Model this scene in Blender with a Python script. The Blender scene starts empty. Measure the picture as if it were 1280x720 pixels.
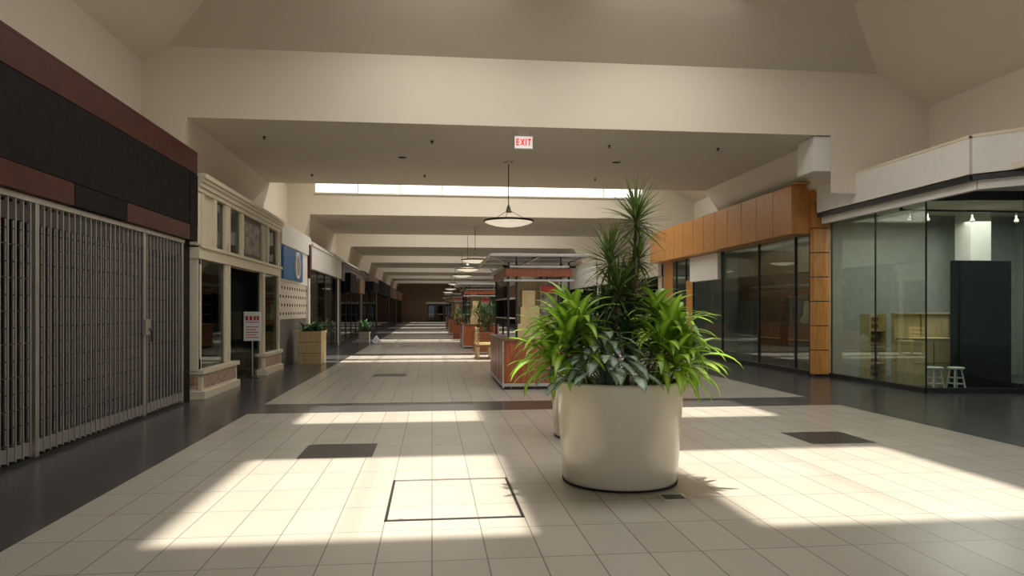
import bpy, math, random, bmesh
from mathutils import Vector, Matrix
random.seed(7)
S=bpy.context.scene
C=bpy.context.collection
# ---------------------------------------------------------------- materials
def newmat(name):
    m=bpy.data.materials.new(name); m.use_nodes=True
    nt=m.node_tree; b=nt.nodes['Principled BSDF']; return m,nt,b
def mat(name,col,rough=.6,metal=0,var=.08,scale=6,spec=.4,emit=None,estr=0,coat=0,bump=0):
    m,nt,b=newmat(name)
    tc=nt.nodes.new('ShaderNodeTexCoord'); no=nt.nodes.new('ShaderNodeTexNoise')
    no.inputs['Scale'].default_value=scale; no.inputs['Detail'].default_value=4
    nt.links.new(tc.outputs['Object'],no.inputs['Vector'])
    r=nt.nodes.new('ShaderNodeValToRGB')
    r.color_ramp.elements[0].position=.3; r.color_ramp.elements[1].position=.7
    r.color_ramp.elements[0].color=[c*(1-var) for c in col]+[1]
    r.color_ramp.elements[1].color=[min(1,c*(1+var)) for c in col]+[1]
    nt.links.new(no.outputs['Fac'],r.inputs['Fac']); nt.links.new(r.outputs['Color'],b.inputs['Base Color'])
    b.inputs['Roughness'].default_value=rough; b.inputs['Metallic'].default_value=metal
    b.inputs['Specular IOR Level'].default_value=spec; b.inputs['Coat Weight'].default_value=coat
    if bump:
        bp=nt.nodes.new('ShaderNodeBump'); bp.inputs['Strength'].default_value=bump
        nt.links.new(no.outputs['Fac'],bp.inputs['Height']); nt.links.new(bp.outputs['Normal'],b.inputs['Normal'])
    if emit:
        b.inputs['Emission Color'].default_value=list(emit)+[1]; b.inputs['Emission Strength'].default_value=estr
    return m
def woodmat(name,c1,c2,rough=.4,scale=3,stretch=(1,1,8)):
    m,nt,b=newmat(name)
    tc=nt.nodes.new('ShaderNodeTexCoord'); mp=nt.nodes.new('ShaderNodeMapping')
    mp.inputs['Scale'].default_value=(stretch[2],stretch[2],stretch[0])
    no=nt.nodes.new('ShaderNodeTexNoise'); no.inputs['Scale'].default_value=scale; no.inputs['Detail'].default_value=6
    r=nt.nodes.new('ShaderNodeValToRGB')
    r.color_ramp.elements[0].position=.35; r.color_ramp.elements[1].position=.65
    r.color_ramp.elements[0].color=list(c1)+[1]; r.color_ramp.elements[1].color=list(c2)+[1]
    nt.links.new(tc.outputs['Object'],mp.inputs['Vector']); nt.links.new(mp.outputs['Vector'],no.inputs['Vector'])
    nt.links.new(no.outputs['Fac'],r.inputs['Fac']); nt.links.new(r.outputs['Color'],b.inputs['Base Color'])
    b.inputs['Roughness'].default_value=rough
    return m
def glassmat(name,tint,refl=.12,rough=.02,k=.8):
    m=bpy.data.materials.new(name); m.use_nodes=True; nt=m.node_tree; nt.nodes.clear()
    o=nt.nodes.new('ShaderNodeOutputMaterial'); t=nt.nodes.new('ShaderNodeBsdfTransparent'); g=nt.nodes.new('ShaderNodeBsdfGlossy')
    t.inputs['Color'].default_value=list(tint)+[1]; g.inputs['Roughness'].default_value=rough
    g.inputs['Color'].default_value=(.9,.95,.93,1)
    lw=nt.nodes.new('ShaderNodeLayerWeight'); lw.inputs['Blend'].default_value=.25
    ma=nt.nodes.new('ShaderNodeMath'); ma.operation='MULTIPLY_ADD'; ma.inputs[1].default_value=k; ma.inputs[2].default_value=refl*.3
    mx=nt.nodes.new('ShaderNodeMixShader')
    nt.links.new(lw.outputs['Fresnel'],ma.inputs[0]); nt.links.new(ma.outputs[0],mx.inputs[0])
    nt.links.new(t.outputs[0],mx.inputs[1]); nt.links.new(g.outputs[0],mx.inputs[2]); nt.links.new(mx.outputs[0],o.inputs[0])
    return m
def leafmat(name,c1,c2,edge=None,rough=.35,pattern=False):
    m=bpy.data.materials.new(name); m.use_nodes=True; nt=m.node_tree
    b=nt.nodes['Principled BSDF']; o=nt.nodes['Material Output']
    uv=nt.nodes.new('ShaderNodeUVMap'); sp=nt.nodes.new('ShaderNodeSeparateXYZ'); nt.links.new(uv.outputs[0],sp.inputs[0])
    a=nt.nodes.new('ShaderNodeMath'); a.operation='SUBTRACT'; a.inputs[1].default_value=.5; nt.links.new(sp.outputs[0],a.inputs[0])
    ab=nt.nodes.new('ShaderNodeMath'); ab.operation='ABSOLUTE'; nt.links.new(a.outputs[0],ab.inputs[0])
    r=nt.nodes.new('ShaderNodeValToRGB')
    if pattern:
        w=nt.nodes.new('ShaderNodeTexNoise'); w.inputs['Scale'].default_value=26
        tc=nt.nodes.new('ShaderNodeTexCoord'); nt.links.new(tc.outputs['Object'],w.inputs['Vector'])
        ad=nt.nodes.new('ShaderNodeMath'); ad.operation='MULTIPLY_ADD'; ad.inputs[1].default_value=.5
        nt.links.new(w.outputs['Fac'],ad.inputs[0]); nt.links.new(ab.outputs[0],ad.inputs[2]); src=ad.outputs[0]
        r.color_ramp.elements[0].position=.48; r.color_ramp.elements[1].position=.62
    else:
        src=ab.outputs[0]; r.color_ramp.elements[0].position=.1; r.color_ramp.elements[1].position=.4
    r.color_ramp.elements[0].color=list(c1)+[1]; r.color_ramp.elements[1].color=list(c2)+[1]
    nt.links.new(src,r.inputs['Fac']); nt.links.new(r.outputs[0],b.inputs['Base Color'])
    b.inputs['Roughness'].default_value=rough
    tr=nt.nodes.new('ShaderNodeBsdfTranslucent'); nt.links.new(r.outputs[0],tr.inputs['Color'])
    mx=nt.nodes.new('ShaderNodeMixShader'); mx.inputs[0].default_value=.3
    nt.links.new(b.outputs[0],mx.inputs[1]); nt.links.new(tr.outputs[0],mx.inputs[2]); nt.links.new(mx.outputs[0],o.inputs[0])
    return m
PER=13.8
def floormat():
    m,nt,b=newmat('mall_floor_tile')
    N=nt.nodes.new; L=nt.links.new
    tc=N('ShaderNodeTexCoord'); sp=N('ShaderNodeSeparateXYZ'); L(tc.outputs['Object'],sp.inputs[0])
    def M(op,a,b_=None):
        n=N('ShaderNodeMath'); n.operation=op
        for i,v in enumerate((a,b_)):
            if v is None: continue
            if isinstance(v,(int,float)): n.inputs[i].default_value=v
            else: L(v,n.inputs[i])
        return n.outputs[0]
    def brick(c1,c2,mo,w,h,ms):
        k=N('ShaderNodeTexBrick'); k.offset=0; k.squash=1
        k.inputs['Color1'].default_value=c1; k.inputs['Color2'].default_value=c2; k.inputs['Mortar'].default_value=mo
        k.inputs['Scale'].default_value=1; k.inputs['Brick Width'].default_value=w; k.inputs['Row Height'].default_value=h
        k.inputs['Mortar Size'].default_value=ms; k.inputs['Mortar Smooth'].default_value=.1
        L(tc.outputs['Object'],k.inputs['Vector']); return k
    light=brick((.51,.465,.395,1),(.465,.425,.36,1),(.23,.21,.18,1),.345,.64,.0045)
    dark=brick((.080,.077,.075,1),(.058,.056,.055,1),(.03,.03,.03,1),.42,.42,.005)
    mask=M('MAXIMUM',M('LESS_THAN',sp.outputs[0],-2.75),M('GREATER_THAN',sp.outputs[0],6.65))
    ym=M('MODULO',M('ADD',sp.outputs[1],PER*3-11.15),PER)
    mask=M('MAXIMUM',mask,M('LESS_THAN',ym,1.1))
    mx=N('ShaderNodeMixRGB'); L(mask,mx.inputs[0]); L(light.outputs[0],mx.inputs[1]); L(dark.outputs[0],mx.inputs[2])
    L(mx.outputs[0],b.inputs['Base Color'])
    b.inputs['Specular IOR Level'].default_value=.5
    b.inputs['Roughness'].default_value=.22
    return m
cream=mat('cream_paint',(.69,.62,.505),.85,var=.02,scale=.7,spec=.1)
creamd=mat('darker_cream_paint',(.60,.535,.44),.9,var=.02,scale=.7,spec=.1)  # darker copy of cream; paints shade into down-facing soffits and hip ends
trimc=mat('cream_trim',(.68,.60,.44),.5,var=.04)
white=mat('white_paint',(.74,.71,.65),.6,var=.03)
blackm=mat('black_panel',(.010,.008,.008),.75,var=.3,spec=.15)
maroon=mat('maroon_panel',(.060,.014,.010),.5,var=.25,scale=3,spec=.25)
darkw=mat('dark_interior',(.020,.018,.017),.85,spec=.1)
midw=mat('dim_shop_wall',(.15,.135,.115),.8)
shopw=mat('shop_inner_wall',(.34,.35,.31),.8)
metal=mat('brushed_aluminium',(.55,.53,.49),.38,metal=.85)
dmetal=mat('dark_metal',(.05,.05,.05),.4,metal=.7)
gatem=mat('gate_metal',(.34,.32,.28),.45,metal=.4)
gated=mat('gate_link_metal',(.09,.08,.07),.5,metal=.6)
orange=woodmat('orange_wood',(.44,.19,.045),(.58,.27,.075),.35)
redwood=woodmat('cherry_wood',(.30,.075,.025),(.44,.135,.045),.3)
tan=woodmat('tan_laminate',(.56,.42,.20),(.68,.53,.28),.45)
brownw=woodmat('brown_wood',(.16,.09,.05),(.24,.14,.08),.45)
marble=mat('pink_marble',(.42,.27,.20),.25,var=.4,scale=14)
blue=mat('blue_sign',(.04,.14,.34),.4)
redm=mat('red_paint',(.45,.05,.03),.4)
planterm=mat('planter_gloss',(.68,.61,.465),.2,var=.02,scale=2,spec=.5,coat=.3)
soil=mat('soil',(.04,.025,.015),.95,var=.5,scale=30,bump=.6)
bark=mat('cane_bark',(.22,.15,.08),.8,var=.3,scale=30,bump=.4)
leafA=leafmat('cornplant_leaf',(.46,.66,.07),(.19,.40,.03))
leafB=leafmat('aglaonema_leaf',(.42,.50,.38),(.07,.16,.08),pattern=True)
leafC=leafmat('marginata_leaf',(.22,.30,.08),(.11,.17,.04))
leafD=leafmat('dark_dracaena_leaf',(.06,.15,.04),(.03,.09,.02))
glassR=glassmat('shop_glass',(.84,.90,.86),.10,k=.22)
glassD=glassmat('shop_glass_dark',(.5,.52,.48),.15,k=.4)
lampm=mat('lamp_diffuser',(.8,.75,.6),.5,emit=(1,.88,.68),estr=.5)
strip=mat('skylight_glow_panel',(.9,.9,.85),.5,emit=(1,.95,.83),estr=1.3)  # emission stands in for daylight on the bright strips of the wells
strip2=mat('skylight_glow_panel_dim',(.9,.9,.85),.5,emit=(1,.93,.78),estr=.4)
emsm=mat('small_lamp',(1,1,1),.5,emit=(1,.95,.85),estr=1)
exitw=mat('exit_face',(.85,.83,.8),.5,emit=(1,.95,.9),estr=.4)
exitr=mat('exit_red',(.8,.02,.02),.5,emit=(1,.03,.03),estr=.6)
insetm=mat('dark_slate',(.035,.032,.03),.3,var=.2)
rubber=mat('black_rubber',(.02,.02,.02),.6)
picm=mat('poster_print',(.25,.2,.16),.5,var=.7,scale=9)
plastic=mat('white_plastic_bag',(.8,.8,.8),.4)
# ---------------------------------------------------------------- mesh builder
class MB:
    def __init__(s): s.v=[];s.f=[];s.m=[];s.mats=[];s.uv={};s.sm=[]
    def mi(s,m):
        if m not in s.mats: s.mats.append(m)
        return s.mats.index(m)
    def poly(s,pts,m,uv=None,sm=False):
        n=len(s.v); s.v+= [tuple(p) for p in pts]; s.f.append(tuple(range(n,n+len(pts)))); s.m.append(s.mi(m)); s.sm.append(sm)
        if uv: s.uv[len(s.f)-1]=uv
    def raw(s,vs,fs,m,sm=False,uvs=None):
        n=len(s.v); s.v+=[tuple(p) for p in vs]; k=s.mi(m)
        for f in fs:
            s.f.append(tuple(n+i for i in f)); s.m.append(k); s.sm.append(sm)
            if uvs: s.uv[len(s.f)-1]=[uvs[i] for i in f]
    def box(s,x0,x1,y0,y1,z0,z1,m,M=None):
        if x0>x1:x0,x1=x1,x0
        if y0>y1:y0,y1=y1,y0
        vs=[Vector((x,y,z)) for z in (z0,z1) for y in (y0,y1) for x in (x0,x1)]
        if M is not None: vs=[M@v for v in vs]
        s.raw(vs,[(0,2,3,1),(4,5,7,6),(0,1,5,4),(2,6,7,3),(0,4,6,2),(1,3,7,5)],m)
    def beam(s,p,q,w,z0,z1,m):
        p=Vector(p);q=Vector(q);d=(q-p).normalized();n=Vector((-d.y,d.x))*w/2
        P=[p-n,q-n,q+n,p+n]
        vs=[(a.x,a.y,z0) for a in P]+[(a.x,a.y,z1) for a in P]
        s.raw(vs,[(3,2,1,0),(4,5,6,7),(0,1,5,4),(1,2,6,5),(2,3,7,6),(3,0,4,7)],m)
    def lathe(s,prof,m,c=(0,0,0),n=32,cap=True):
        vs=[];fs=[]
        for r,z in prof:
            for i in range(n):
                a=2*math.pi*i/n; vs.append((c[0]+r*math.cos(a),c[1]+r*math.sin(a),c[2]+z))
        for j in range(len(prof)-1):
            for i in range(n):
                fs.append((j*n+i,j*n+(i+1)%n,(j+1)*n+(i+1)%n,(j+1)*n+i))
        s.raw(vs,fs,m,True)
        if cap:
            if prof[0][0]>1e-4: s.poly([vs[i] for i in range(n)][::-1],m)
            if prof[-1][0]>1e-4: s.poly([vs[(len(prof)-1)*n+i] for i in range(n)],m)
    def tube(s,pts,rad,m,n=8):
        pts=[Vector(p) for p in pts]; vs=[];fs=[]
        if not isinstance(rad,(list,tuple)): rad=[rad]*len(pts)
        for k,p in enumerate(pts):
            d=(pts[min(k+1,len(pts)-1)]-pts[max(k-1,0)]).normalized()
            u=d.cross(Vector((0,0,1)) if abs(d.z)<.9 else Vector((1,0,0))).normalized(); w=d.cross(u)
            for i in range(n):
                a=2*math.pi*i/n; vs.append(p+(u*math.cos(a)+w*math.sin(a))*rad[k])
        for j in range(len(pts)-1):
            for i in range(n): fs.append((j*n+i,(j+1)*n+i,(j+1)*n+(i+1)%n,j*n+(i+1)%n))
        s.raw(vs,fs,m,True)
        s.poly([vs[i] for i in range(n)],m); s.poly([vs[(len(pts)-1)*n+i] for i in range(n)][::-1],m)
    def leaf(s,base,az,el,L,W,droop,m,seg=7,fold=.25,shape=.5,twist=0):
        p=Vector(base);vs=[];uvs=[];fs=[]
        e=el
        for k in range(seg+1):
            t=k/seg
            d=Vector((math.cos(az)*math.cos(e),math.sin(az)*math.cos(e),math.sin(e)))
            side=Vector((-math.sin(az),math.cos(az),0)); up=side.cross(d)*-1
            if up.z<0 and abs(e)<1.5: up=-up
            side=(side*math.cos(twist*t)+up*math.sin(twist*t))
            w=W/2*(math.sin(math.pi*min(1,(t**shape)*.96+.04)))**.8 if t<1 else .0005
            w=max(w,.0015 if t<1 else .0004)
            vs+= [p-side*w+up*w*fold,p.copy(),p+side*w+up*w*fold]; uvs+=[(0,t),(.5,t),(1,t)]
            p=p+d*L/seg; e-=droop/seg*(.5+t)
        for k in range(seg):
            a=k*3
            fs+=[(a,a+1,a+4,a+3),(a+1,a+2,a+5,a+4)]
        s.raw(vs,fs,m,True,uvs)
    def build(s,name,bevel=0,loc=None,coll=None):
        me=bpy.data.meshes.new(name); 
        o=Vector(loc) if loc else Vector((0,0,0))
        me.from_pydata([tuple(Vector(v)-o) for v in s.v],[],s.f)
        for m in s.mats: me.materials.append(m)
        me.polygons.foreach_set('material_index',s.m); me.polygons.foreach_set('use_smooth',s.sm)
        if s.uv:
            ul=me.uv_layers.new(name='UVMap')
            for fi,u in s.uv.items():
                for li,c in zip(me.polygons[fi].loop_indices,u): ul.data[li].uv=c
        me.update(); ob=bpy.data.objects.new(name,me); ob.location=o; C.objects.link(ob)
        if bevel:
            b=ob.modifiers.new('bevel','BEVEL'); b.width=bevel; b.segments=2; b.limit_method='ANGLE'; b.angle_limit=math.radians(40)
        return ob
def simple(name,x0,x1,y0,y1,z0,z1,m,bevel=0):
    b=MB(); b.box(x0,x1,y0,y1,z0,z1,m); return b.build(name,bevel)
# ---------------------------------------------------------------- shell
YB=-8; YE=100
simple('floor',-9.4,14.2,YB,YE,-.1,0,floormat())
XL,XR=-5.43,10.48
ZS=5.2
soffits=[(-8,4.0)]
wells=[(4.0,14.2)]
y=14.2
while y+PER<YE-3:
    soffits.append((y,y+7)); wells.append((y+7,y+PER)); y+=PER
soffits.append((y,YE))
b=MB()
for a,c in soffits:
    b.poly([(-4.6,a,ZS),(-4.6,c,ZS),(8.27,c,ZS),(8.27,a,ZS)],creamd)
    b.poly([(-4.95,a,3.85),(-4.95,c,3.85),(-4.6,c,ZS),(-4.6,a,ZS)],cream)
    b.poly([(8.27,a,ZS),(8.27,c,ZS),(9.2,c,3.9),(9.2,a,3.9)],cream)
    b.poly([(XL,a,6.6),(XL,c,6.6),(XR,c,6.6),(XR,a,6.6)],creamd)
    b.poly([(XL,a,3.85),(XL,c,3.85),(XL,c,6.6),(XL,a,6.6)],cream)
    b.poly([(XR,a,3.8),(XR,c,3.8),(XR,c,6.6),(XR,a,6.6)],cream)
def face(yf):
    b.poly([(-4.6,yf,ZS),(8.27,yf,ZS),(9.32,yf,6.53),(-4.94,yf,6.53)],cream)
    b.poly([(XL,yf,3.85),(-4.95,yf,3.85),(-4.6,yf,ZS),(-4.94,yf,6.53),(XL,yf,6.26)],cream)
    if 14<yf<15: lo=[(8.27,yf,ZS),(8.27,yf,4.0),(XR,yf,4.0)]
    else: lo=[(8.27,yf,ZS),(9.2,yf,3.9),(XR,yf,3.9)]
    b.poly(lo+[(XR,yf,5.88),(9.32,yf,6.53)],cream)
    b.poly([(XL,yf,6.26),(-4.94,yf,6.53),(9.32,yf,6.53),(XR,yf,5.88),(XR,yf,6.6),(XL,yf,6.6)],cream)
T=1.4; ZT=6.53+.56*T
def openings(i,a):
    if i==0: return [(5.75,8.5),(10.9,12.75)],[(-1.3,1.32),(2.95,5.7)]
    return [(a+1.5,a+2.3),(a+3.0,a+4.9)],[(-3.3,7.6)]
for i,(a,c) in enumerate(wells):
    face(a);face(c)
    b.poly([(XL,a,3.85),(XL,c,3.85),(XL,c,6.26),(XL,a,6.26)],cream)
    b.poly([(XR,a,3.8),(XR,c,3.8),(XR,c,5.88),(XR,a,5.88)],cream)
    xl,xr=-4.94,9.32
    b.poly([(XL,a,6.26),(XL,c,6.26),(xl,c,6.53),(xl,a,6.53)],cream)
    b.poly([(XR,a,5.88),(XR,c,5.88),(xr,c,6.53),(xr,a,6.53)],cream)
    b.poly([(xl,a,6.53),(xl,c,6.53),(xl+T,c-T,ZT),(xl+T,a+T,ZT)],cream)
    b.poly([(xr,a,6.53),(xr,c,6.53),(xr-T,c-T,ZT),(xr-T,a+T,ZT)],cream)
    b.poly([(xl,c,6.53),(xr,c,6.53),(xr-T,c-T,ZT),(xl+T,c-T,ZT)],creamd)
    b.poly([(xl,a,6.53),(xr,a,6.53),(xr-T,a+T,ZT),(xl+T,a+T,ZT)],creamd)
    X0,X1=xl+T,xr-T; Y0,Y1=a+T,c-T
    ops,oxs=openings(i,a)
    ys=[Y0]+[v for o in ops for v in o]+[Y1]
    for k in range(0,len(ys),2):
        b.poly([(X0,ys[k],ZT),(X1,ys[k],ZT),(X1,ys[k+1],ZT),(X0,ys[k+1],ZT)],creamd)
    xs=[X0]+[v for o in oxs for v in o]+[X1]
    for (p,q) in ops:
        for k in range(0,len(xs),2):
            b.poly([(xs[k],p,ZT),(xs[k+1],p,ZT),(xs[k+1],q,ZT),(xs[k],q,ZT)],creamd)
b.build('ceiling')
for i,(a,c) in enumerate(wells):
    b=MB()
    ops,oxs=openings(i,a)
    for (p,q) in ops:
        for (u,v) in oxs:
            nn=2 if i==0 else 5
            for k in range(nn+1):
                x=u+(v-u)*k/nn
                if 0<k<nn and i==0: b.box(x-.01,x+.01,p-.05,q+.05,ZT+.02,ZT+.08,metal)
                else: b.box(x-.03,x+.03,p-.05,q+.05,ZT+.02,ZT+.12,metal)
            b.box(u-.05,v+.05,p-.06,p,ZT+.02,ZT+.1,metal); b.box(u-.05,v+.05,q,q+.06,ZT+.02,ZT+.1,metal)
    b.build('skylight_frame')
    if i>0:
        m=strip if i==1 else strip2
        b=MB(); b.box(-4.4,8.35,c-.06,c-.01,6.03,6.5,m)  # glowing panel added on the solid end face, in place of daylight
        for k in range(9):
            x=-4.4+12.75*k/8; b.box(x-.02,x+.02,c-.08,c-.06,6.03,6.5,white)
        b.box(-4.45,8.4,c-.1,c-.0,5.98,6.03,white)
        b.build('clerestory_glow_strip')
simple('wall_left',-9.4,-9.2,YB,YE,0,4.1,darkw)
simple('wall_right',14,14.2,YB,YE,0,4.1,shopw)
simple('shop_ceiling_left',-9.2,-4.15,YB,YE,3.86,3.95,cream)
simple('shop_ceiling_right',9.2,14,YB,YE,3.8,3.9,cream)
b=MB(); b.box(-9.2,14,YE,YE+.2,0,6.6,brownw); b.build('wall_end')
b=MB()
for k in range(4):
    x=-.6+k*1.15
    b.box(x,x+1.05,YE-.1,YE-.04,0.02,2.4,dmetal); b.box(x+.12,x+.93,YE-.12,YE-.1,.25,2.2,glassD)
    b.box(x+.1,x+.95,YE-.13,YE-.1,1.0,1.06,metal)
b.box(-.8,4.2,YE-.14,YE-.02,2.45,2.7,metal)
b.build('door_entrance')
simple('pilaster',7.93,8.95,14.25,14.95,4.46,5.19,white,.01)
for yy in (12.7,19.75,24.6,32.8,43,55,70,85):
    simple('wall_partition_left',-9.2,-4.25,yy,yy+.12,0,3.86,midw)
for yy in (15.95,27.3,38,50,62,76,88):
    simple('wall_partition_right',9.25,14,yy,yy+.12,0,3.8,shopw)
# ---------------------------------------------------------------- LEFT: closed shop with gate
b=MB()
b.box(-4.2,-4.0,-4,12.88,3.88,4.22,maroon)
b.box(-4.2,-4.01,-4,12.88,2.99,3.88,blackm)
segs=[(-4,8.6,maroon),(8.62,10.0,blackm),(10.02,12.5,maroon),(12.52,12.88,blackm)]
for a,c,m in segs: b.box(-4.2,-4.0,a,c,2.73,2.98,m)
b.box(-4.2,-4.0,12.5,12.9,2.98,3.87,blackm)
b.box(-4.25,-4.0,-4,12.9,4.22,4.26,maroon)
b.build('shop_fascia',.004)
b=MB()
gx=-4.12
n=0; y0=2.0
step=.066
while y0<12.35:
    off=.03*(1 if n%2 else -1)
    b.box(gx+off-.007,gx+off+.007,y0-.009,y0+.009,.05,2.68,gatem)
    y2=y0+step
    if y2<12.4:
        for k in range(8):
            z=.22+k*.33+(.16 if n%2 else 0)
            b.beam((gx+off,y0),(gx-off,y2),.005,z,z+.01,gated)
        b.beam((gx+off,y0),(gx-off,y2),.004,.06,.2,gatem)
        b.beam((gx+off,y0),(gx-off,y2),.004,2.45,2.62,gated)
    y0=y2;n+=1
for yy in (5.2,8.0,10.83,12.4):
    b.box(gx-.035,gx+.035,yy-.035,yy+.035,0.0,2.66,metal)
b.box(gx-.05,gx+.05,2,12.45,2.66,2.72,metal)
b.box(gx-.06,gx+.06,2,12.45,0.0,.03,dmetal)
b.box(gx+.03,gx+.08,10.74,10.92,1.2,1.42,metal)
b.tube([(gx+.07,10.86,1.3),(gx+.1,10.9,1.25),(gx+.1,10.9,1.1)],.012,dmetal)
b.build('security_folding_gate')
simple('wall_shop_return',-4.3,-4.12,12.5,12.85,0,2.72,darkw)
simple('gate_dark_backing',-5.6,-5.5,-4,12.6,0,3.86,darkw)  # near-black sheet behind the gate, paints the unlit depth of the shop
simple('floor_shop_dark',-5.5,-4.2,-4,12.5,0,.004,darkw)  # near-black sheet over the shop floor, shade put in as colour
# ---------------------------------------------------------------- LEFT: cream shop
b=MB()
xf=-4.02
b.box(-4.6,xf,12.98,13.12,.5,3.6,trimc)
def col(yc,w=.16,z0=0,z1=3.66,x=xf): 
    b.box(x-.14,x,yc-w/2,yc+w/2,z0,z1,trimc)
    b.box(x-.16,x+.02,yc-w/2-.02,yc+w/2+.02,z0,z0+.12,trimc) if z0==0 else None
    b.box(x-.13,x+.015,yc-w/4,yc+w/4,z0+.2 if z0 else .6,z1-.1,trimc)
for yc in (13.25,14.0,14.75,15.95,17.85,18.35,19.55): col(yc,z0=2.66)
for yc in (13.08,14.75,19.6): col(yc,.16,.5,2.45)
col(14.9,.2); col(17.9,.2); 
for k,(dz,dx) in enumerate(((3.62,0.02),(3.70,.06),(3.78,.1),(3.84,.14))):
    b.box(xf-.4,xf+dx,12.95,19.72,dz,dz+.08,trimc)
b.box(xf-.2,xf+.03,12.95,19.72,2.45,2.68,trimc); b.box(xf-.2,xf+.07,12.95,19.72,2.64,2.70,trimc)
b.box(xf-.1,xf-.05,13.3,13.95,2.7,3.62,trimc)
b.box(xf-.09,xf-.06,13.98,15.9,2.7,3.62,glassD)
b.box(xf-.1,xf-.05,16.0,17.8,2.7,3.62,midw)
b.box(xf-.05,xf-.035,16.2,17.6,2.8,3.5,picm)
b.box(xf-.09,xf-.06,17.9,19.5,2.7,3.62,glassD)
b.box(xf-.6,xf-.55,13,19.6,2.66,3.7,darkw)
def base(y0,y1,pts=None):
    b.box(-4.7,xf+.10,y0,y1,0.0,.14,trimc)
    b.box(-4.7,xf+.04,y0+.04,y1-.04,.14,.44,trimc)
    b.box(xf+.04,xf+.05,y0+.15,y1-.15,.18,.40,marble)
    b.box(xf-.4,xf-.02,y0+.03,y0+.04,.18,.40,marble)
    b.box(-4.7,xf+.09,y0,y1,.44,.52,trimc)
base(13.0,15.35); base(17.7,19.7)
b.box(xf-.06,xf-.045,13.15,14.7,.52,2.45,glassD)
b.box(xf-.06,xf-.045,18.0,19.5,.52,2.45,glassD)
b.box(-4.6,-4.15,13.06,13.075,.52,2.45,glassD)
b.beam((xf-.08,15.0),(-5.2,15.9),.03,.52,2.45,glassD)
b.beam((xf-.08,17.75),(-5.2,17.0),.03,.0,2.45,glassD)
b.beam((-5.2,15.9),(-5.3,15.95),.12,0,2.5,trimc); b.beam((-5.2,17.0),(-5.3,16.95),.12,0,2.5,trimc)
b.build('cream_shopfront',.006)
b=MB()
b.box(-4.5,-4.3,13.4,14.4,.53,.9,darkw)
for k in range(5):
    yy=13.5+k*.18
    b.lathe([(.05,0),(.09,.1),(.04,.35),(.02,.6),(.05,.75),(.07,.85),(.02,.95)],[darkw,brownw,marble][k%3],(-4.4,yy,.9),12)
b.build('window_display_stand')
b=MB()
sx,sy=-4.1,17.1
b.lathe([(.17,0),(.17,.02),(.03,.04)],dmetal,(sx,sy,0),20)
b.tube([(sx,sy,.03),(sx,sy,.95)],.014,metal)
b.box(sx-.19,sx+.19,sy-.015,sy+.015,.85,1.52,white)
for x0_,x1_,z0_,z1_ in ((-.15,-.09,1.32,1.42),(-.06,.0,1.32,1.42),(.03,.08,1.32,1.42),(.1,.15,1.32,1.42),(-.15,.15,1.27,1.285)): b.box(sx+x0_,sx+x1_,sy-.019,sy-.015,z0_,z1_,redm)
for k in range(5): b.box(sx-.14,sx+.14-(k%2)*.06,sy-.019,sy-.015,.92+k*.06,.938+k*.06,redm)
b.build('notice_sign_stand')
# ---------------------------------------------------------------- LEFT: blue sign shop
b=MB()
b.box(-4.3,-4.0,19.9,24.55,3.35,3.95,white)
b.box(-4.2,-4.05,19.9,24.55,2.35,3.35,white)
b.box(-4.05,-3.98,20.0,22.9,2.42,3.3,blue)
def disc(cy,cz,r,x0,x1,m):
    n=28
    P=[(cy+r*math.cos(2*math.pi*i/n),cz+r*math.sin(2*math.pi*i/n)) for i in range(n)]
    b.poly([(x1,p[0],p[1]) for p in P],m)
    for i in range(n):
        p,q=P[i],P[(i+1)%n]; b.poly([(x0,p[0],p[1]),(x0,q[0],q[1]),(x1,q[0],q[1]),(x1,p[0],p[1])],m)
disc(21.9,2.88,.4,-3.98,-3.93,white); disc(21.9,2.88,.3,-3.93,-3.925,metal)
b.box(-4.2,-4.08,19.9,24.55,1.3,2.35,creamd)
for j in range(4):
    for k in range(12):
        yy=20+k*.38+(j%2)*.19; b.box(-4.08,-4.07,yy,yy+.09,1.42+j*.24,1.5+j*.24,darkw)
b.box(-4.2,-4.1,19.9,24.55,.0,1.3,midw)
b.box(-4.15,-3.97,24.15,24.35,2.6,3.7,maroon); b.box(-4.15,-4.0,24.1,24.4,0,2.6,white)
b.build('blue_sign_shopfront',.005)
def boxplanter(x,y,w,dp,h,name,m,leafm,ln=40,L=.5,W=.06,tall=0):
    b=MB()
    b.box(x-w/2,x+w/2,y-dp/2,y+dp/2,0,h,m)
    b.box(x-w/2-.02,x+w/2+.02,y-dp/2-.02,y+dp/2+.02,h-.07,h,m)
    b.box(x-w/2+.05,x+w/2-.05,y-dp/2+.05,y+dp/2-.05,h,h+.01,soil)
    for k in range(1,3): 
        b.box(x-w/2-.005,x-w/2+.005,y-dp/2,y+dp/2,h*k/3,h*k/3+.01,darkw); b.box(x-w/2,x+w/2,y-dp/2-.005,y-dp/2+.005,h*k/3,h*k/3+.01,darkw)
    for k in range(ln):
        px=x+random.uniform(-w/3,w/3);py=y+random.uniform(-dp/3,dp/3)
        hz=h+random.uniform(0,tall)
        if tall and k%5==0: b.tube([(px,py,h),(px,py,hz)],.015,bark,6)
        b.leaf((px,py,hz if tall else h),random.uniform(0,6.28),random.uniform(.4,1.3),L*random.uniform(.7,1.2),W,random.uniform(1.2,2.2),leafm)
    b.build(name,0)
boxplanter(-3.5,21.7,.65,1.0,.95,'wooden_planter_box',tan,leafD,80,.42,.075)
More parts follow.
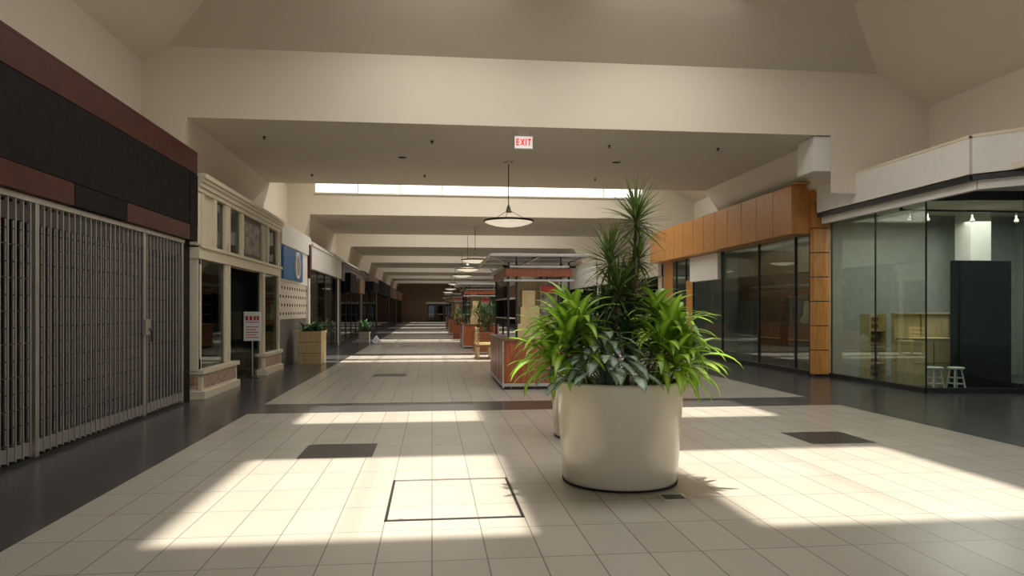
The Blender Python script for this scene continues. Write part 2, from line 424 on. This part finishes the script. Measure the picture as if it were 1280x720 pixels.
# ---------------------------------------------------------------- further shops
def shop(side,y0,y1,zb,zt,fm,name,out=0.,glass=glassD,nm=4,low=None):
    b=MB(); s=1 if side=='L' else -1
    xw=-4.12 if side=='L' else 8.95
    f=xw+s*(.12+out)
    b.box(xw-s*.02,f,y0,y1,zb,zt,fm)
    b.box(xw-s*.02,f+s*.04,y0,y1,zt,zt+.07,fm)
    b.box(xw-s*.1,xw,y0,y0+.35,0,zb,fm); b.box(xw-s*.1,xw,y1-.35,y1,0,zb,fm)
    for k in range(nm+1):
        yy=y0+.35+(y1-y0-.7)*k/nm; b.box(xw-s*.08,xw-s*.02,yy-.03,yy+.03,0,zb,dmetal)
        if low and k<nm and k%2==0: b.box(xw-s*.07,xw-s*.05,yy,yy+(y1-y0-.7)/nm,0,zb,low)
    b.box(xw-s*.06,xw-s*.045,y0+.35,y1-.35,.12,zb,glass)
    b.box(xw-s*.1,xw,y0+.35,y1-.35,0,.12,dmetal)
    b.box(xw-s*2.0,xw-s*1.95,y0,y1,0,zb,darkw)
    return b
shop('L',24.75,32.7,2.95,3.72,white,'',low=metal).build('white_shopfront',.005)
b=shop('L',33,42.9,2.9,3.6,midw,''); b.box(-4.0,-3.75,34,36.5,2.4,3.3,blackm); b.box(-4.0,-3.7,38,40.5,2.45,3.2,brownw); b.build('dark_shopfront')
b=shop('L',43.2,54.9,3.0,3.8,brownw,''); b.box(-4.0,-3.5,44,48,2.7,3.3,blackm); b.build('brown_shopfront')
shop('L',55.2,69.9,2.8,3.8,darkw,'').build('black_shopfront')
shop('L',70.2,84.9,2.8,3.8,brownw,'').build('walnut_shopfront')
shop('L',85.2,99.9,2.8,3.8,brownw,'').build('vacant_shopfront')
# ---------------------------------------------------------------- RIGHT: white fascia shop
b=MB()
P=[(8.9,15.75),(8.9,11.0),(9.9,9.9),(9.9,-4)]
for i in range(3):
    p,q=P[i],P[i+1]
    b.beam(p,q,.14,3.8,4.43,white)
    b.beam(p,q,.12,3.70,3.78,dmetal); b.beam(p,q,.16,4.40,4.45,trimc)
    b.beam((p[0]+.1,p[1]),(q[0]+.1,q[1]),.1,3.55,3.72,white)
b.poly([(8.9,15.75,3.78),(8.9,11,3.78),(9.9,9.9,3.78),(9.9,-4,3.78),(10.6,-4,3.78),(10.6,15.75,3.78)],white)
b.poly([(8.9,15.75,4.43),(8.9,11,4.43),(9.9,9.9,4.43),(9.9,-4,4.43),(10.6,-4,4.43),(10.6,15.75,4.43)],white)
b.build('white_shop_fascia')
b=MB()
G=[(9.2,15.8),(9.2,12.55),(10.95,12.25),(10.95,-4)]
for i in range(3):
    p,q=G[i],G[i+1]
    b.beam(p,q,.015,.1,3.6,glassR); b.beam(p,q,.08,0.0,.1,dmetal); b.beam(p,q,.06,3.6,3.77,dmetal)
for p in [(9.2,15.75),(9.2,14.1),(9.2,12.55),(10.95,12.25),(10.95,9)]:
    b.box(p[0]-.012,p[0]+.012,p[1]-.012,p[1]+.012,.1,3.6,dmetal)
b.build('window_shop_glazing')
b=MB()
b.box(9.75,11.6,14.3,14.4,.0,1.47,tan); b.box(9.75,11.6,14.29,14.3,.48,.50,brownw)
for x in (10.35,11.0): b.box(x,x+.015,14.28,14.3,.5,1.47,brownw)
b.box(9.73,11.62,14.25,14.42,1.47,1.5,tan)
b.box(9.8,10.7,13.75,14.28,0,.95,tan); b.box(9.78,10.72,13.73,14.28,.95,.98,tan); b.box(10.24,10.26,13.74,13.75,.05,.9,brownw); b.box(9.8,10.7,13.74,13.75,.46,.475,brownw)
b.build('display_cabinet',.004)
b=MB()
b.box(9.35,9.7,14.78,14.85,0.05,1.47,tan)
for k in range(9): b.box(9.34,9.71,14.76,14.78,.12+k*.15,.2+k*.15,brownw)
for k in range(3): b.box(9.35,9.7,14.5,14.78,.4+k*.35,.42+k*.35,tan)
b.box(9.33,9.36,14.5,14.86,0,1.47,tan); b.box(9.69,9.72,14.5,14.86,0,1.47,tan)
b.build('slatwall_shelf',.003)
def stool(x,y):
    b=MB(); b.lathe([(.13,.42),(.15,.435),(.15,.455),(.13,.465)],white,(x,y,0),20)
    for k in range(4):
        a=math.pi/4+k*math.pi/2
        b.tube([(x+.09*math.cos(a),y+.09*math.sin(a),.43),(x+.17*math.cos(a),y+.17*math.sin(a),0)],.016,white)
        a2=a+math.pi/2
        for z,r in ((.15,.145),(.26,.125)):
            b.tube([(x+r*math.cos(a),y+r*math.sin(a),z),(x+r*math.cos(a2),y+r*math.sin(a2),z)],.01,white,6)
    b.build('wooden_stool')
stool(9.6,12.85); stool(9.98,12.78)
b=MB(); b.box(10.35,11.6,13.3,13.42,0,2.55,blackm); b.box(10.35,10.4,13.0,13.5,0,.1,blackm); b.box(11.5,11.6,13.0,13.5,0,.1,blackm)
b.build('black_display_board',.01)
b=MB(); b.box(12.0,12.5,14.9,15.4,0,3.8,white); b.box(11.95,12.55,14.85,15.45,0,.15,white); b.build('interior_column',.01)
b=MB()
b.box(9.6,12.6,13.85,13.9,3.6,3.64,dmetal)
for x in (9.8,10.2,11.2,12.2):
    b.tube([(x,13.87,3.6),(x,13.87,3.5),(x-.05,13.8,3.42)],[.02,.02,.05],white); b.lathe([(.0,0),(.04,.0)],emsm,(x-.05,13.8,3.41),10,False)
b.box(9.6,9.64,13.85,13.9,3.62,3.8,dmetal); b.box(12.5,12.54,13.85,13.9,3.62,3.8,dmetal)
b.build('track_spotlight')
# ---------------------------------------------------------------- RIGHT: orange shop
b=MB()
fx=8.42
L0,L1=16.15,27.2
b.box(fx+.02,9.15,L0+.02,L1,3.4,4.5,dmetal)
npan=12
for k in range(npan):
    a=L0+(L1-L0)*k/npan; c=L0+(L1-L0)*(k+1)/npan
    b.box(fx,fx+.03,a+.012,c-.012,3.38,4.5,orange)
b.box(fx,9.0,L0-.01,L0+.02,3.38,4.5,orange)
b.box(fx,9.15,L0,L1,3.36,3.38,orange)
for k in range(8):
    b.box(8.86,9.24,15.9,16.1,.06+k*.57,.06+k*.57+.55,orange)
b.box(8.88,9.22,15.92,16.15,0,4.5,dmetal)
b.box(8.4,9.24,15.9,16.16,4.5,4.53,orange)
gx2=8.92
b.box(gx2,gx2+.015,16.2,27.2,.12,3.36,glassR)
b.box(gx2-.03,gx2+.05,16.2,27.2,0,.12,dmetal)
for yy in (16.2,16.9,18.9,21.4,23.9,24.6,25.6,27.15): b.box(gx2-.02,gx2+.04,yy-.025,yy+.025,0.1,3.36,dmetal)
b.box(gx2-.01,gx2+.02,23.9,24.6,.1,2.6,orange); b.box(gx2-.01,gx2+.02,26.0,27.1,.1,3.36,orange)
b.box(gx2-.14,gx2-.04,21.45,23.85,2.52,3.34,white)
b.build('orange_panel_shopfront',.004)
b=MB()
b.box(12.0,12.05,16.2,27.2,0,3.8,brownw)
for k in range(5): b.box(11.6,12.0,17+k*2,18.4+k*2,0,1.9,brownw if k%2 else midw)
for k in range(5): b.box(11.55,11.6,17+k*2,18.4+k*2,.6,.62,tan)
b.build('shop_interior_shelving')
b=shop('R',27.5,37.9,2.9,4.3,cream,''); b.build('cream_panel_shopfront',.005)
shop('R',38.2,49.9,2.9,4.2,white,'').build('pale_shopfront')
shop('R',50.2,61.9,2.9,4.2,brownw,'').build('timber_shopfront')
shop('R',62.2,75.9,2.9,4.2,cream,'').build('beige_shopfront')
shop('R',76.2,87.9,2.9,4.2,brownw,'').build('dark_timber_shopfront')
shop('R',88.2,99.9,2.9,4.2,brownw,'').build('empty_shopfront')
# ---------------------------------------------------------------- floor inserts
for (x,yy) in ((-1.02,8.12),(4.78,8.3),(-1.0,17.5),(4.8,17.7),(-1.02,31.5),(4.8,31.5)):
    simple('floor_inset_tile',x-.39,x+.39,yy-.39,yy+.39,0,.003,insetm)
b=MB()
x0,x1,y0,y1=-.35,.69,5.35,6.63
for q in ((x0,x1,y0,y0+.022),(x0,x1,y1-.022,y1),(x0,x0+.022,y0,y1),(x1-.022,x1,y0,y1)): b.box(*q,0,.005,dmetal)
for q in ((x0+.022,x1-.022,y0+.022,y0+.035),(x0+.022,x1-.022,y1-.035,y1-.022)): b.box(*q,0,.006,metal)
for q in ((x0+.1,y0+.02),(x1-.13,y0+.02)): b.box(q[0],q[0]+.04,q[1],q[1]+.03,0,.008,metal)
b.build('floor_access_hatch')
b=MB(); b.box(1.87,2.1,5.68,5.88,0,.006,metal); b.box(1.9,2.07,5.71,5.85,.006,.008,dmetal); b.build('floor_outlet_cover')
# ---------------------------------------------------------------- planters
def potprof(R,h): return [(R*.86,0),(R*.9,.02),(R*.905,.05),(R*.95,h*.45),(R*.99,h*.85),(R,h-.03),(R*.995,h-.01),(R*.97,h),(R*.93,h-.01),(R*.92,h-.09)]
def planter(x,y,R=.575,h=.92):
    b=MB(); b.lathe(potprof(R,h),planterm,(x,y,0),64)
    b.lathe([(R*.85,0.0),(R*.905,.004),(R*.91,.022)],rubber,(x,y,0),48,False)
    b.lathe([(0,h-.07),(R*.5,h-.05),(R*.925,h-.08)],soil,(x,y,0),32,False)
    return b
def cornhead(b,base,n=26,L=.44,W=.078,m=leafA):
    for k in range(n):
        t=k/n; az=k*2.4+random.uniform(-.3,.3); el=1.35-1.35*(1-t)**.8*1.2+random.uniform(-.12,.12)
        b.leaf((base[0],base[1],base[2]+.14*t),az,el,L*random.uniform(.8,1.12)*(.75+.4*(1-abs(t-.4))),W*random.uniform(.8,1.15),random.uniform(.9,1.9),m,8,.22,.75,random.uniform(-.3,.3))
def spikyhead(b,base,n=70,L=.38,m=leafC):
    for k in range(n):
        t=k/n; az=k*2.4+random.uniform(-.3,.3); el=1.4-2.0*(1-t)+random.uniform(-.15,.15)
        b.leaf((base[0],base[1],base[2]+.10*t),az,el,L*random.uniform(.75,1.15),.026,random.uniform(.1,.9),m,5,.3,.45)
px_,py_=1.71,6.46
b=planter(px_,py_)
def cane(b,p0,p1,r=.016):
    p0=Vector(p0);p1=Vector(p1);mid=(p0+p1)/2+Vector((random.uniform(-.04,.04),random.uniform(-.04,.04),0))
    b.tube([p0,mid,p1],[r,r*.9,r*.8],bark,8)
Z0=.86
for dx,dy,dz in ((-.50,-.12,1.28),(-.40,.1,1.45),(-.60,.05,1.18),(-.42,-.2,1.38),(-.50,.22,1.34),(-.66,-.15,1.05),(-.55,-.3,1.15)):
    cane(b,(px_+dx*.65,py_+dy*.7,Z0),(px_+dx,py_+dy,dz)); cornhead(b,(px_+dx,py_+dy,dz-.03))
for dx,dy,dz in ((.40,-.22,1.28),(.34,.0,1.46),(.54,-.05,1.28),(.28,-.30,1.16),(.48,.2,1.38),(.58,-.2,1.06),(.40,-.38,1.02)):
    cane(b,(px_+dx*.7,py_+dy*.7,Z0),(px_+dx,py_+dy,dz)); cornhead(b,(px_+dx,py_+dy,dz-.03))
for dx,dy,dz in ((-.15,.1,1.38),(-.05,.25,1.48),(.1,.1,1.35),(.05,-.05,1.2)):
    cane(b,(px_+dx*.8,py_+dy*.8,Z0),(px_+dx,py_+dy,dz)); cornhead(b,(px_+dx,py_+dy,dz),26,.36,.05,leafD)
for hx,hy,hz,n,L in ((.19,.12,2.38,120,.40),(-.04,.2,2.00,100,.42),(.20,.05,2.02,50,.30),(.0,.05,1.70,100,.44),(.18,.25,1.72,80,.40)):
    cane(b,(px_+hx*.4,py_+hy*.5,Z0),(px_+hx,py_+hy,hz),.018); spikyhead(b,(px_+hx,py_+hy,hz-.05),n,L)
for k in range(56):
    az=-1.75+random.uniform(-1.3,1.3); rr=random.uniform(.08,.70)
    bx=px_-.22+rr*math.cos(az)*.6; by=py_-.16+rr*math.sin(az)*.85
    hz=1.42-rr*.62+random.uniform(-.06,.05)
    b.tube([(px_-.18,py_-.2,Z0),((px_-.18+bx)/2,(py_-.2+by)/2,(Z0+hz)/2+.1),(bx,by,hz)],.005,leafB,5)
    b.leaf((bx,by,hz),az+random.uniform(-.5,.5),random.uniform(-.5,.4),random.uniform(.22,.29),random.uniform(.09,.12),random.uniform(.7,1.4),leafB,8,.15,.8)
b.build('planter_with_dracaena')
b=planter(2.02,8.75)
for dx,dy,dz in ((-.3,.1,1.2),(.1,-.1,1.25),(.35,.1,1.2),(0,.3,1.35)):
    cane(b,(2.02+dx*.7,8.75+dy*.7,Z0),(2.02+dx,8.75+dy,dz)); cornhead(b,(2.02+dx,8.75+dy,dz),22,.36,.05,leafD)
b.build('planter_with_dracaena.001')
# ---------------------------------------------------------------- kiosks
def kiosk(x0,y0,w=1.45,dp=3.0,name='retail_kiosk'):
    b=MB(); x1=x0+w;y1=y0+dp
    b.box(x0,x1,y0,y0+.7,.06,.95,redwood); b.box(x0,x0+.55,y0+.7,y1,.06,.95,redwood); b.box(x1-.55,x1,y0+.7,y1,.06,.95,redwood)
    b.box(x0+.03,x1-.03,y0+.03,y1-.03,0,.06,dmetal)
    b.box(x0-.03,x1+.03,y0-.03,y0+.73,.95,.99,brownw); b.box(x0-.03,x0+.58,y0+.73,y1+.03,.95,.99,brownw); b.box(x1-.58,x1+.03,y0+.73,y1+.03,.95,.99,brownw)
    for k in range(3):
        xa=x0+.06+k*(w-.06)/3; b.box(xa,xa+(w-.06)/3-.06,y0-.012,y0,.14,.88,redwood)
    for k in range(4):
        ya=y0+.08+k*(dp-.1)/4; b.box(x0-.012,x0,ya,ya+(dp-.1)/4-.08,.14,.88,redwood)
    for xx in (x0,x1): b.box(xx-.016,xx+.016,y0-.016,y0+.016,0.03,.96,metal)
    b.box(x0-.02,x1+.02,y0-.02,y0,.06,.12,metal); b.box(x0-.02,x0,y0,y1,.06,.12,metal)
    for xx in (x0+.12,x0+.28,x1-.28,x1-.12):
        for yy in (y0+.15,y1-.15): b.box(xx-.02,xx+.02,yy-.02,yy+.02,.99,2.5,dmetal)
    b.box(x0+.3,x0+.85,y0+.10,y0+.5,.99,1.28,tan); b.box(x0+.36,x0+.74,y0+.14,y0+.46,1.28,1.62,tan); b.box(x0+.32,x1-.35,y0+.5,y0+.54,.99,2.15,tan)
    b.box(x0+.40,x0+.66,y0+.2,y0+.44,1.62,1.95,tan)
    b.box(x0+.76,x1-.34,y0+.2,y0+.24,1.35,2.1,picm); b.box(x0+.78,x1-.36,y0+.19,y0+.2,1.9,2.05,redm)
    for z in (1.4,1.8): b.box(x0+.12,x0+.14,y0+.2,y1-.2,z,z+.4,glassD)
    for z in (1.38,1.78): b.box(x0+.1,x0+.32,y0+.15,y1-.15,z,z+.02,metal)
    b.box(x0+.06,x1-.06,y0+.08,y0+.14,2.22,2.38,redwood); b.box(x0+.06,x0+.12,y0+.1,y1-.1,2.22,2.38,redwood); b.box(x1-.12,x1-.06,y0+.1,y1-.1,2.22,2.38,redwood)
    b.box(x0+.0,x1,y0+.02,y0+.16,2.39,2.43,metal); b.box(x0,x0+.14,y0+.02,y1-.02,2.39,2.43,metal); b.box(x1-.14,x1,y0+.02,y1-.02,2.39,2.43,metal)
    b.box(x0+.02,x1-.02,y0+.06,y0+.12,2.12,2.16,metal)
    xa,xb=x0-.25,x1+.25; ya,yb=y0-.15,y1+.15
    for yy in (ya,y0+.9,y0+1.9,yb): b.box(xa,xb,yy-.025,yy+.025,2.60,2.64,metal)
    for xx in (xa,(x0+x1)/2,xb): b.box(xx-.025,xx+.025,ya,yb,2.60,2.64,metal)
    b.box(xa,xb,ya,yb,2.645,2.655,white)
    for yy in (y0+.15,y1-.15):
        for (xp,xe) in ((x0+.12,xa),(x1-.12,xb)):
            b.tube([(xp,yy,2.3),(xp+(xe-xp)*.15,yy,2.45),(xp+(xe-xp)*.5,yy,2.56),(xe,yy,2.61)],.018,metal,6)
        for xx in (x0+.28,x1-.28): b.tube([(xx,yy,2.4),(xx,yy,2.61)],.015,dmetal,6)
    b.build(name,.004)
kiosk(1.38,14.0); kiosk(1.25,29.3); kiosk(1.1,46,1.5,3)
kiosk(1.2,61,1.5,3)
b=MB()
b.box(1.4,1.95,22.6,24.0,.40,.46,brownw)
for k in range(5): b.box(1.4+k*.11,1.49+k*.11,22.55,24.05,.46,.485,tan)
for yy in (22.65,23.85):
    for xx in (1.42,1.86): b.box(xx,xx+.07,yy,yy+.07,0,.40,tan)
for yy in (22.6,23.92): b.box(1.42,1.48,yy,yy+.07,.48,1.0,tan)
for k in range(3): b.box(1.43,1.47,22.6,23.99,.6+k*.14,.69+k*.14,tan)
b.build('wooden_bench',.006)
boxplanter(2.0,27.3,.9,.9,.75,'kiosk_palm_planter',redwood,leafD,90,.75,.06,.9)
boxplanter(1.6,40.0,.9,.9,.75,'kiosk_palm_planter.001',redwood,leafD,60,.7,.06,.7)
boxplanter(-3.3,36.0,.5,.5,.5,'potted_shrub',white,leafD,60,.5,.06,.4)
bm=bmesh.new(); bmesh.ops.create_icosphere(bm,subdivisions=3,radius=.2)
for v in bm.verts:
    n=v.co.normalized(); k=1+.22*math.sin(n.x*9+n.z*7)*math.cos(n.y*8)+random.uniform(-.05,.05)
    v.co=v.co*k; v.co.z*=.8
    if n.z>.75: v.co.z+=.12*(n.z-.75)/.25; v.co.x*=.7
    v.co.z=max(v.co.z,-.13)
me=bpy.data.meshes.new('plastic_bag'); bm.to_mesh(me); me.materials.append(plastic)
o=bpy.data.objects.new('plastic_bag',me); o.location=(-2.5,33.0,.13); C.objects.link(o)
# ---------------------------------------------------------------- pendant lamps
def pendant(x,y,zc=ZS,zd=3.72,R=.62):
    b=MB()
    b.lathe([(.09,-.05),(.1,-.02),(.1,0)],metal,(x,y,zc),20)
    b.tube([(x,y,zc-.03),(x,y,zd+.3)],.012,dmetal)
    b.lathe([(.02,.42),(.05,.34),(.07,.26),(.09,.24)],metal,(x,y,zd),20)
    for k in range(3):
        a=k*2.094+.3; b.tube([(x+.05*math.cos(a),y+.05*math.sin(a),zd+.28),(x+R*.93*math.cos(a),y+R*.93*math.sin(a),zd+.05)],.006,dmetal,5)
    b.lathe([(R*.93,.05),(R*.99,.045),(R,.03),(R*.99,.005),(R*.95,0.0)],dmetal,(x,y,zd),48,False)
    b.lathe([(0,-.12),(R*.3,-.11),(R*.6,-.078),(R*.85,-.03),(R*.95,.0)],lampm,(x,y,zd),48,False)
    b.lathe([(0,.12),(R*.4,.10),(R*.93,.05)],metal,(x,y,zd),48,False)
    b.build('pendant_lamp')
for yy in (17.6,31.4,38.2,45.2,59,72.8,86): 
    pendant(1.87,yy, ZS if yy!=38.2 else ZT)
b=MB()
ex,ey=1.86,14.6
b.box(ex-.18,ex+.18,ey-.03,ey+.03,4.86,5.10,exitw); b.box(ex-.195,ex+.195,ey-.04,ey+.04,5.10,5.115,metal); b.box(ex-.195,ex+.195,ey-.04,ey+.04,4.845,4.86,metal)
b.box(ex-.12,ex+.12,ey-.04,ey+.04,5.115,5.2,white)
def bar(x0,x1,z0,z1): b.box(ex+x0,ex+x1,ey-.036,ey-.03,4.86+z0,4.86+z1,exitr)
w=.024
def dg(xa,za,xb,zb):
    n=Vector((zb-za,-(xb-xa))).normalized()*w/2
    b.poly([(ex+xa-n.x,ey-.036,4.86+za-n.y),(ex+xb-n.x,ey-.036,4.86+zb-n.y),(ex+xb+n.x,ey-.036,4.86+zb+n.y),(ex+xa+n.x,ey-.036,4.86+za+n.y)],exitr)
bar(-.155,-.155+w,.05,.19); [bar(-.155,-.09,z,z+w) for z in (.05,.108,.166)]
dg(-.06,.05,.01,.19); dg(.01,.05,-.06,.19)
bar(.035,.035+w,.05,.19); bar(.075,.155,.166,.19); bar(.103,.103+w,.05,.19)
b.build('exit_sign')
for (x,yy) in ((-3.5,15.6),(.0,15.6),(3.9,15.6),(6.4,15.6),(-.2,19.6),(4.5,19.6),(-3.2,19.8)):
    b=MB(); b.lathe([(.04,0),(.04,-.012),(.015,-.025),(.015,-.05),(.03,-.055),(.03,-.06)],dmetal,(x,yy,ZS),12); b.build('ceiling_sprinkler')
for (x,yy) in ((-.7,17.3),(4.5,17.3)):
    b=MB(); b.lathe([(.14,0),(.14,-.012),(.11,-.015)],metal,(x,yy,ZS),20); b.lathe([(0,-.016),(.11,-.016)],blackm,(x,yy,ZS),20,False); b.build('recessed_speaker')  # speaker set into the soffit, gives no light
# ---------------------------------------------------------------- lights
def area(x,y,z,sx,sy,e,col=(1,.97,.91),rot=(0,0,0),name='skylight_area'):
    l=bpy.data.lights.new(name,'AREA'); l.shape='RECTANGLE'; l.size=sx; l.size_y=sy; l.energy=e; l.color=col
    o=bpy.data.objects.new(name,l); o.location=(x,y,z); o.rotation_euler=rot; C.objects.link(o); return o
for i,(a,c) in enumerate(wells):
    if i==0:
        area(2.2,7.1,ZT+.2,7,2.6,290); area(2.2,11.8,ZT+.2,7,1.8,220)
    else: area(2.15,a+3.9,ZT+.2,10.5,1.8,[0,350,240,150,90,50,40][min(i,6)])
area(11.3,13.8,3.55,3.0,2.6,85,name='shop_fill_light')  # unseen area lamps added to brighten the shop interiors behind the glass
area(10.8,21.5,3.7,2.0,8,45,name='shop_fill_light')
sun=bpy.data.lights.new('sun','SUN'); sun.energy=7.0; sun.angle=math.radians(1.6); sun.color=(1,.94,.83)
so=bpy.data.objects.new('sun',sun); C.objects.link(so)
d=Vector((-.59,-.8,-ZT)); so.rotation_euler=d.to_track_quat('-Z','Y').to_euler(); so.location=(2,8,20)
w=bpy.data.worlds.new('World'); S.world=w; w.use_nodes=True
w.node_tree.nodes['Background'].inputs[0].default_value=(.9,.92,1,1); w.node_tree.nodes['Background'].inputs[1].default_value=.8
# ---------------------------------------------------------------- camera
cam=bpy.data.cameras.new('camera'); co=bpy.data.objects.new('camera',cam); C.objects.link(co)
co.location=(0,0,1.55); co.rotation_euler=(math.radians(90),0,-math.atan(100/900)); cam.sensor_width=36; cam.lens=900*36/1280; cam.shift_y=28/1280
cam.clip_end=300
S.camera=co
S.view_settings.view_transform='Standard'
S.view_settings.exposure=.2
